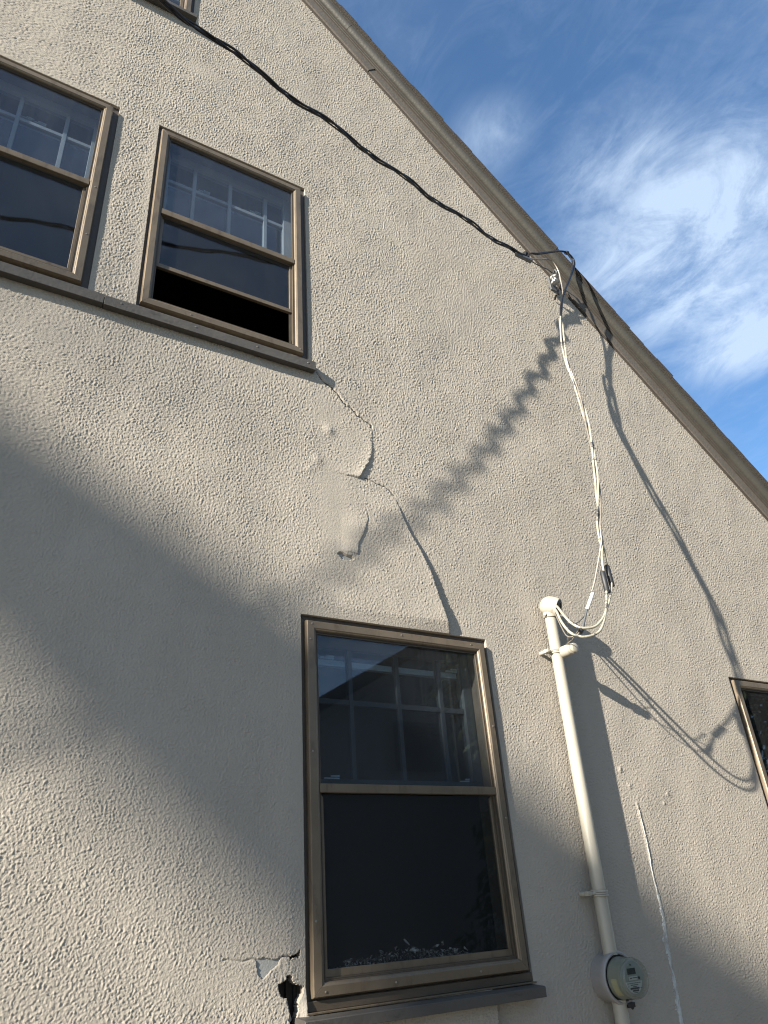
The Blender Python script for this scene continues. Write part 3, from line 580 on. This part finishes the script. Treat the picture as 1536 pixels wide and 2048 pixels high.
for (z, nm) in ((2.772, 0), (2.598, 1), (1.622, 2)):
    s = MB(); c0 = cx_(z); ring = [(c0 + .0295 * math.cos(t), WALL - .052 + .0295 * math.sin(t), z + .003 * math.sin(t)) for t in np.linspace(0, 2 * math.pi, 25)]
    for dz in (-.0075, .0075): s.tube([(a, b_, c_ + dz) for a, b_, c_ in ring], .0042, 8)
    s.tube(ring, .0034, 8)
    if nm == 0:
        s.tube([(c0 - .03, WALL - .052, z), (c0 - .042, WALL - .062, z)], .008, 10); 
    else:
        s.box(c0 - .060, c0 - .020, WALL - .048, WALL - .030, z - .008, z + .008); s.tube([(c0 - .052, WALL - .028, z), (c0 - .052, WALL + .0, z)], .009, 10); s.tube([(c0 - .052, WALL - .060, z), (c0 - .052, WALL - .044, z)], .008, 6)
        s.tube([(c0 - .052, WALL - .048, z), (c0 - .02, WALL - .062, z)], .006, 8)
    s.build('strap', CONDP, cd, .001)
s = MB(); ix = 2.366; iz = 2.588
s.tube([(ix, WALL - .050, iz), (ix + .004, WALL - .09, iz)], .010, 12)
s.lathe((ix + .002, WALL - .082, iz - .002), (0.02, -1, -.02), [(0, .012), (.002, .023), (.005, .0262), (.034, .0262), (.042, .0245), (.048, .019), (.051, .014), (.054, .014), (.056, .0245), (.064, .0245), (.067, .018), (.071, .018), (.073, .0225), (.080, .020), (.083, .010)], 28)
s.build('spool_insulator', CONDP, cd)

# ------------------------------------------------------------------ meter
mt = root('electricity_meter', 'round glass electricity meter in a grey can at the foot of the conduit', 'meter', (2.345, WALL, 1.342))
mc = Vector((2.350, WALL, 1.342))
s = MB(); s.lathe(mc, (0, -1, 0), [(0, .078), (.006, .080), (.044, .080), (.049, .0825), (.070, .0855), (.076, .0842), (.0785, .080), (.0765, .0750), (.066, .0740), (.063, .071)], 56)
s.build('socket_can', METERC, mt)
s = MB(); s.lathe(mc, (0, -1, 0), [(.0680, .0738), (.0685, .0705), (.0750, .0700), (.0755, .0670)], 56, False, False); s.build('black_seal', BLACKR, mt)
s = MB(); s.lathe(mc, (0, -1, 0), [(.058, .0665), (.078, .0675), (.083, .0662), (.128, .0625), (.130, .058)], 56); bd = s.build('meter_body', METERB, mt)
s = MB(); s.lathe(mc, (0, -1, 0), [(.066, .0698), (.078, .0706), (.084, .0685), (.143, .0645), (.150, .0630), (.1545, .0595), (.1545, .0545), (.1525, .0530)], 64, False, True); s.build('glass_cover', GLASSM, mt)
s = MB(); s.lathe(mc, (0, -1, 0), [(.1306, .0575), (.1345, .0560), (.1355, .0545)], 56); fc = s.build('face_plate', METERF, mt)
yf = WALL - .1362
def plate(nm, mtl, x0, x1, z0, z1, off=0., par=None, P=None):
    s = MB(); pts = P or [(x0, z0), (x1, z0), (x1, z1), (x0, z1)]; y = yf - off; n = len(pts)
    s.add([(mc.x + a, y, mc.z + b) for a, b in pts] + [(mc.x + a, y + .0008, mc.z + b) for a, b in pts], [tuple(range(n)), tuple(range(n, 2 * n))[::-1]] + [(k, (k + 1) % n, n + (k + 1) % n, n + k) for k in range(n)])
    return s.build(nm, mtl, par or mt)
plate('display', LCD, -.024, .018, .012, .031)
plate('brand_label', LABEL, -.022, .022, -.006, .006)
arc = [(.043 * math.cos(t), .0 + .048 * math.sin(t)) for t in np.linspace(math.radians(-168), math.radians(-12), 20)]
plate('data_label', LABEL, 0, 0, 0, 0, 0, None, arc)
s = MB(); y = yf - .0012
def dash(x0, x1, z, h): s.box(mc.x + x0, mc.x + x1, y - .0006, y + .0003, mc.z + z - h / 2, mc.z + z + h / 2)
for k in range(7): dash(-.035 + k * .010, -.029 + k * .010, -.0150, .0022)
dash(-.020, .018, -.0205, .0018); dash(-.010, .010, -.0255, .0018); dash(-.036, -.028, -.0240, .0012); dash(.026, .036, -.0310, .0014)
for k in range(22): dash(-.024 + k * .0021, -.0229 + k * .0021, -.0310, .0050)
for k in range(15): dash(-.014 + k * .0021, -.0129 + k * .0021, -.0380, .0045)
dash(-.010, .010, -.0440, .0014); dash(-.004, .020, .0010, .0022); dash(-.017, -.008, .0005, .0032)
s.build('printing', INK, mt)
s = MB(); s.lathe((mc.x - .003, yf, mc.z + .042), (0, -1, 0), [(0, .003), (.001, .003)], 14); s.build('port', BLACKR, mt); s = MB(); s.lathe((mc.x + .030, yf, mc.z - .001), (0, -1, 0), [(0, .0042), (.0015, .0042)], 14); s.build('port', BLACKR, mt)
# paper sticker curved on the side of the body, seen through the glass
v = []; f = []
for i, t in enumerate(np.linspace(math.radians(178), math.radians(232), 14)):
    for d in (.090, .116):
        rr = .0662 - (d - .083) * .082 + .0010; v.append((mc.x + rr * math.cos(t), WALL - d, mc.z + rr * math.sin(t)))
for i in range(13): f.append((2 * i, 2 * i + 1, 2 * i + 3, 2 * i + 2))
s = MB(); s.add(v, f, True); s.build('sticker', YLABEL, mt)
s = MB(); s.box(mc.x + .006, mc.x + .040, WALL - .084, WALL - .066, mc.z - .094, mc.z - .078); s.tube([(mc.x + .02, WALL - .075, mc.z - .086), (mc.x + .03, WALL - .080, mc.z - .098)], .006, 8); s.build('latch', BLACKR, mt, .002)
s = MB()
P = [(2.398, WALL - .024, 1.252), (2.394, WALL - .024, 1.225), (2.400, WALL - .026, 1.190), (2.396, WALL - .024, 1.12), (2.398, WALL - .024, .95)]
v = []; f = []
for i, p in enumerate(catmull(P, 8)):
    t = i * .5; wd = .009 + .002 * math.sin(i * 1.7); v += [(p[0] - wd, p[1] - .003 * math.sin(t), p[2]), (p[0], p[1] - .006, p[2]), (p[0] + wd, p[1] + .003 * math.sin(t), p[2]), (p[0], p[1] + .003, p[2])]
for i in range(len(v) // 4 - 1):
    for k in range(4): f.append((i * 4 + k, i * 4 + (k + 1) % 4, i * 4 + 4 + (k + 1) % 4, i * 4 + 4 + k))
s.add(v, f, True); tp = s.build('blue_tape', BLUE); tp['label'] = 'strip of blue tape hanging beside the pipe below the meter'; tp['category'] = 'tape'

# ------------------------------------------------------------------ cables
oc = root('overhead_cable', 'black twisted overhead service cable crossing in front of the gable wall', 'cable', (2.6, 2.26, 5.2))
main = catmull([(2.745, 2.262, 5.235), (2.603, 2.26, 5.205), (2.402, 2.218, 5.168), (1.952, 2.124, 5.103), (1.563, 2.042, 5.066), (1.24, 1.968, 5.042), (.913, 1.904, 5.023), (.638, 1.844, 5.008), (.39, 1.79, 4.995), (.15, 1.74, 4.975), (-1.2, 1.455, 4.94), (-3.0, 1.08, 4.98), (-6.0, .45, 5.25), (-10.0, -.39, 5.95), (-14.0, -1.2, 7.0)], 36)
far = [p for p in main]
arch1 = [(2.771, 2.26, 5.304), (2.90, 2.26, 5.385), (3.005, 2.26, 5.445), (3.085, 2.26, 5.462), (3.118, 2.258, 5.385), (3.03, 2.26, 5.20), (2.925, 2.26, 5.010), (2.862, 2.258, 4.86), (2.838, 2.26, 4.76)]
arch2 = [(2.771, 2.262, 5.298), (2.90, 2.255, 5.377), (3.005, 2.25, 5.436), (3.055, 2.25, 5.440), (3.085, 2.25, 5.36), (3.02, 2.25, 5.20), (2.915, 2.255, 5.000), (2.852, 2.252, 4.85), (2.834, 2.255, 4.75)]
for k, (ph, ar) in enumerate(((0., arch1), (1.15, arch2))):
    hx = helix(main[20:], .0118, .50, ph, .2); P = [Vector(ar_) for ar_ in ar][::-1] + [hx[0]] if False else None
    s = MB(); s.tube(catmull([Vector(a) for a in ar][::-1], 10)[:-1] + catmull([Vector(ar[0]), Vector((2.70, 2.262, 5.268)), hx[0]], 8) + hx[1:], .0057, 9); s.build('conductor', BLACKI, oc)
s = MB(); s.tube(helix(main[10:], .003, .50, 4.2, .3), .0042, 8); s.build('neutral_wire', BLACKI, oc)
s = MB(); n0 = [(2.690, 2.262, 5.215), (2.79, 2.265, 5.262), (2.865, 2.27, 5.310), (2.92, 2.275, 5.315), (2.955, 2.278, 5.25), (2.95, 2.275, 5.13), (2.93, 2.27, 5.02), (2.885, 2.265, 4.88), (2.842, 2.262, 4.76)]
s.tube(catmull(n0, 10), .0042, 8); s.build('neutral_wire', BAREW, oc, label='thin bare pale wire looping beside the insulator')
for c_ in ((3.06, 2.255, 5.455), (2.66, 2.262, 5.25)):
    s = MB(); s.tube([(c_[0] - .010, c_[1], c_[2] - .004), (c_[0] + .010, c_[1], c_[2] + .002)], .0135, 12); s.build('tape_wrap', BLACKR, oc)
# wedge clamp and bail up to the rake
wd = root('wedge_clamp', 'dull grey wedge clamp gripping the overhead cable end', 'clamp', (2.65, 2.26, 5.2))
s = MB(); a = Vector((2.555, 2.252, 5.178)); b_ = Vector((2.700, 2.265, 5.205)); t = (b_ - a).normalized(); u = t.cross(Vector((0, 1, 0))).normalized()
v = []
for (p, hw, hh) in ((a, .009, .007), (b_, .014, .012)):
    for (i, j) in ((-1, -1), (1, -1), (1, 1), (-1, 1)): v.append(p + u * hh * j + Vector((0, hw * i, 0)))
s.add(v, [(0, 1, 2, 3)[::-1], (4, 5, 6, 7), (0, 1, 5, 4), (1, 2, 6, 5), (2, 3, 7, 6), (3, 0, 4, 7)]); s.build('clamp_body', GALV, wd, .002)
s = MB(); s.tube([(2.69, 2.265, 5.203), (2.78, 2.285, 5.225), (2.90, 2.315, 5.275), (2.965, 2.335, 5.292)], .0035, 8); s.build('bail_wire', BLACKI, wd)
ri = root('house_insulator', 'white and black wire holder insulator screwed on under the roof edge', 'insulator', (2.97, WALL, 5.25))
s = MB(); s.tube([(2.985, WALL + .0, 5.225), (2.985, WALL - .03, 5.23)], .018, 14); s.box(2.955, 3.012, WALL - .034, WALL - .022, 5.17, 5.285); s.tube([(3.01, WALL - .03, 5.17), (3.0, WALL - .085, 5.19), (2.985, WALL - .095, 5.25), (2.975, WALL - .085, 5.31), (2.985, WALL - .03, 5.29)], .0065, 10); s.build('bracket', GALV, ri, .001)
s = MB(); s.lathe((2.975, WALL - .062, 5.205), (-.12, 0, 1), [(0, .016), (.004, .025), (.016, .026), (.024, .016), (.036, .016), (.044, .026), (.054, .025), (.060, .012)], 26); s.build('porcelain_spool', PORC, ri)
s = MB(); s.tube([(2.975, WALL - .062, 5.165), (2.975, WALL - .062, 5.10)], .006, 10); s.tube([(2.98, WALL - .04, 5.12), (2.99, WALL - .01, 5.11)], .007, 8); s.build('bolt', BLACKR, ri)

# cream drop wires hanging from the roof edge to the weatherhead
dw = root('service_drop_wires', 'cream painted twisted wires hanging from the roof edge to the conduit cap', 'wires', (2.6, 2.2, 2.6))
trunk = catmull([(2.838, 2.260, 4.77), (2.812, 2.258, 4.62), (2.800, 2.257, 4.50), (2.788, 2.252, 4.38), (2.795, 2.234, 4.171), (2.725, 2.166, 3.856), (2.603, 2.084, 3.517), (2.528, 2.052, 3.279), (2.466, 2.034, 3.117), (2.452, 2.032, 3.03)], 16)
def strand(ph, r_, tail, rad, m_, nm, lab=None, pitch=1.1):
    h = helix(trunk, r_, pitch, ph, .22); s = MB(); s.tube(catmull([h[0]] + h[4::4] + [Vector(t) for t in tail], 5), rad, 9); return s.build(nm, m_, dw, label=lab)
s1 = Vector((2.486, 2.060, 2.875)); s2 = Vector((2.441, 2.055, 2.835))
strand(0., .0085, [(2.474, 2.042, 2.985), (2.488, 2.056, 2.92)], .0052, TANW, 'wire')
strand(2.2, .0085, [(2.446, 2.042, 2.96), (2.443, 2.052, 2.88)], .0052, TANW, 'wire')
strand(4.3, .0085, [(2.44, 2.045, 2.975), (2.397, 2.07, 2.845), (2.375, 2.083, 2.79)], .0042, BAREW, 'neutral_wire')
loopA = [(2.488, 2.056, 2.85), (2.466, 2.052, 2.80), (2.428, 2.045, 2.74), (2.360, 2.035, 2.655), (2.290, 2.032, 2.600), (2.225, 2.045, 2.590), (2.215, 2.085, 2.622), (2.255, 2.16, 2.692), (2.315, 2.24, 2.762), (2.372, 2.312, 2.815), (2.385, 2.325, 2.825)]
loopB = [(2.441, 2.055, 2.81), (2.425, 2.050, 2.765), (2.375, 2.036, 2.670), (2.305, 2.026, 2.580), (2.225, 2.035, 2.548), (2.19, 2.075, 2.572), (2.225, 2.15, 2.650), (2.290, 2.23, 2.735), (2.355, 2.305, 2.795), (2.375, 2.32, 2.81)]
loopC = [(2.292, 2.11, 2.612), (2.27, 2.13, 2.59), (2.262, 2.17, 2.60), (2.300, 2.23, 2.665), (2.345, 2.295, 2.755), (2.368, 2.325, 2.795)]
s = MB(); s.tube(catmull(loopA, 10), .0056, 10); s.build('wire', TANW, dw, label='upper thick wire loop into the conduit cap')
s = MB(); s.tube(catmull(loopB, 10), .0056, 10); s.build('wire', TANW, dw, label='lower thick wire loop into the conduit cap')
s = MB(); s.tube(catmull(loopC, 8), .0024, 8); s.build('wire', BAREW, dw, label='thin wire hanging below the loops')
s = MB(); s.tube([(2.306, 2.115, 2.64), (2.318, 2.2, 2.60), (2.345, 2.26, 2.606), (2.362, 2.275, 2.613)], .0022, 8); s.tube([(2.350, 2.225, 2.72), (2.322, 2.215, 2.66), (2.335, 2.24, 2.618), (2.362, 2.268, 2.605)], .0018, 8); s.build('tie_wire', BAREW, dw)
for c_, d_ in ((s1, Vector((-.05, 0, 1))), (s2, Vector((-.02, 0, 1)))):
    s = MB(); d_ = d_.normalized(); s.tube([c_ - d_ * .052, c_ - d_ * .048, c_, c_ + d_ * .048, c_ + d_ * .055], [.010, .0125, .0125, .0125, .007], 14); s.build('splice_sleeve', SPLICE, dw)
s = MB(); s.tube([(2.380, 2.083, 2.785), (2.360, 2.092, 2.745), (2.340, 2.10, 2.708)], .0085, 12); s.build('splice_sleeve', WHITE, dw, label='white splice sleeve')
s = MB(); s.tube([(2.340, 2.10, 2.708), (2.318, 2.105, 2.662), (2.303, 2.108, 2.630), (2.293, 2.11, 2.615)], [.004, .0045, .007, .007], 10); s.tube([(2.345, 2.12, 2.69), (2.30, 2.125, 2.655), (2.262, 2.13, 2.635)], .0028, 8); s.build('connector', GALV, dw)
s = MB(); s.tube([(2.292, 2.11, 2.612), (2.283, 2.113, 2.600)], .0095, 10); s.build('cap', BLACKR, dw)

# ------------------------------------------------------------------ things out of frame: they shade the wall or show in the glass
nh = root('neighbour_house', 'grey clapboard neighbour house with dark gable roof, seen mirrored in the lower window', 'house', (6.0, -3.2, 0))
s = MB(); yn = -3.2; s.add([(1.8, yn, 0), (10.2, yn, 0), (10.2, yn, 2.55), (6.0, yn, 5.0), (1.8, yn, 2.55), (1.8, yn - 9, 0), (10.2, yn - 9, 0), (10.2, yn - 9, 2.55), (6.0, yn - 9, 5.0), (1.8, yn - 9, 2.55)], [(0, 1, 2, 3, 4), (5, 9, 8, 7, 6), (1, 6, 7, 2), (0, 4, 9, 5)]); s.build('wall', NSIDE, nh)
s = MB()
for sg in (-1, 1):
    a = (6.0, 5.03); b_ = (6.0 + sg * 4.6, 5.03 - 4.6 * .583); s.add([(a[0], yn + .35, a[1]), (b_[0], yn + .35, b_[1]), (b_[0], yn - 9.3, b_[1]), (a[0], yn - 9.3, a[1]), (a[0], yn + .35, a[1] + .16), (b_[0], yn + .35, b_[1] + .16), (b_[0], yn - 9.3, b_[1] + .16), (a[0], yn - 9.3, a[1] + .16)], [(0, 1, 2, 3), (4, 7, 6, 5), (0, 4, 5, 1), (1, 5, 6, 2), (2, 6, 7, 3), (3, 7, 4, 0)])
s.build('roof', NROOF, nh)
s = MB()
for k in range(9): s.box(5.0, 5.6, yn + .0, yn + .04, 3.2 + k * .06, 3.235 + k * .06)
s.box(4.96, 5.64, yn - .01, yn + .02, 3.15, 3.76); s.build('louvre_vent', NTRIM, nh)
s = MB(); s.box(7.4, 8.5, yn - .02, yn + .05, 1.0, 2.3); wn = s.build('window', NTRIM, nh); s = MB(); s.box(7.48, 8.42, yn + .045, yn + .055, 1.08, 2.22); s.build('pane', NGLASS, wn)
def leafcloud(mb, centers, n, lr, seed):
    r = random.Random(seed)
    for i in range(n):
        c_, rad = centers[r.randrange(len(centers))]; d = Vector((r.gauss(0, 1), r.gauss(0, 1), r.gauss(0, 1))).normalized() * rad * r.random() ** .45
        p = Vector(c_) + d; nn = Vector((r.gauss(0, 1), r.gauss(0, 1), r.gauss(0, 1))).normalized(); u = nn.orthogonal().normalized(); q_ = nn.cross(u); l = lr * r.uniform(.6, 1.3)
        mb.add([p - u * l, p - q_ * l * .35, p + u * l, p + q_ * l * .35], [(0, 1, 2, 3)])
sh = root('climbing_shrub', 'tall leafy shrub by the neighbour wall, seen mirrored in the lower window', 'shrub', (5.9, -2.3, 0))
s = MB(); s.tube([(5.9, -2.3, 0), (5.85, -2.3, 1.2), (5.95, -2.25, 2.6), (5.9, -2.3, 3.8)], [.06, .045, .03, .01], 8); s.build('stem', BARK, sh)
s = MB(); rr = random.Random(5); leafcloud(s, [((5.9 + rr.uniform(-.45, .45), -2.3 + rr.uniform(-.3, .3), .7 + k * .22), rr.uniform(.28, .5)) for k in range(17)], 3600, .07, 6); s.build('foliage', LEAF, sh)
# invented leaning tree far up-sun: trunk shaped to throw the broad soft diagonal shadow
tr = root('added_shade_tree', 'unseen leaning tree added to shade the wall, outside the frame to the left', 'tree', (-6.0, -2.4, 0))
T_ = 8.0
def up_sun(x, z, t): return Vector((x - 3.5 * t, WALL - t, z + 1.42 * t))
axis_ = [up_sun(-2.6, 4.3, T_), up_sun(-1.0, 3.55, T_), up_sun(-.4, 3.18, T_), up_sun(.05, 2.91, T_), up_sun(.55, 2.57, T_), up_sun(1.03, 2.21, T_), up_sun(1.6, 1.80, T_), up_sun(2.2, 1.36, T_), up_sun(3.1, .84, T_), up_sun(4.5, -.1, T_), up_sun(7.0, -2.4, T_), up_sun(11.0, -6.4, T_)]
rad_ = [.14, .18, .21, .25, .295, .35, .385, .41, .44, .46, .5, .62]
s = MB(); pth = catmull(axis_, 8); rads = [float(np.interp(i / 8, range(len(rad_)), rad_)) * (1 + .05 * math.sin(i * 1.3)) for i in range(len(pth))]; s.tube(pth, rads, 16); s.build('trunk', BARK, tr)
s = MB(); cc = up_sun(-4.6, 6.2, T_); s.tube([axis_[0], axis_[0] * .5 + cc * .5, cc], [.2, .13, .05], 8); s.build('limb', BARK, tr)
s = MB(); rr = random.Random(8); leafcloud(s, [(cc + Vector((rr.uniform(-1.3, .6), rr.uniform(-1.0, 1.0), rr.uniform(-.8, 1.6))), rr.uniform(.5, .9)) for k in range(14)], 4000, .10, 9); s.build('crown', LEAF, tr)
up = root('utility_pole', 'brown wooden utility pole at the far end of the overhead cable', 'utility pole', (-14.1, -1.3, 0))
s = MB(); s.tube([(-14.1, -1.3, 0), (-14.1, -1.3, 9)], [.16, .12], 14); s.build('post', POLE, up)
s = MB(); s.box(-14.2, -14.0, -2.4, -.2, 8.3, 8.42); s.build('crossarm', POLE, up)
bt = root('background_tree', 'dark leafy tree behind the yards, seen mirrored in the right window', 'tree', (13.0, -4.5, 0))
s = MB(); s.tube([(13.0, -4.5, 0), (13.1, -4.5, 3), (12.9, -4.4, 6)], [.28, .2, .1], 10); s.build('trunk', BARK, bt)
s = MB(); rr = random.Random(15); leafcloud(s, [((13.2 + rr.uniform(-2.2, 3.2), -4.6 + rr.uniform(-1.2, 1.0), rr.uniform(2.2, 8.6)), rr.uniform(.8, 1.4)) for k in range(38)], 9000, .16, 16); s.build('crown', LEAF, bt)
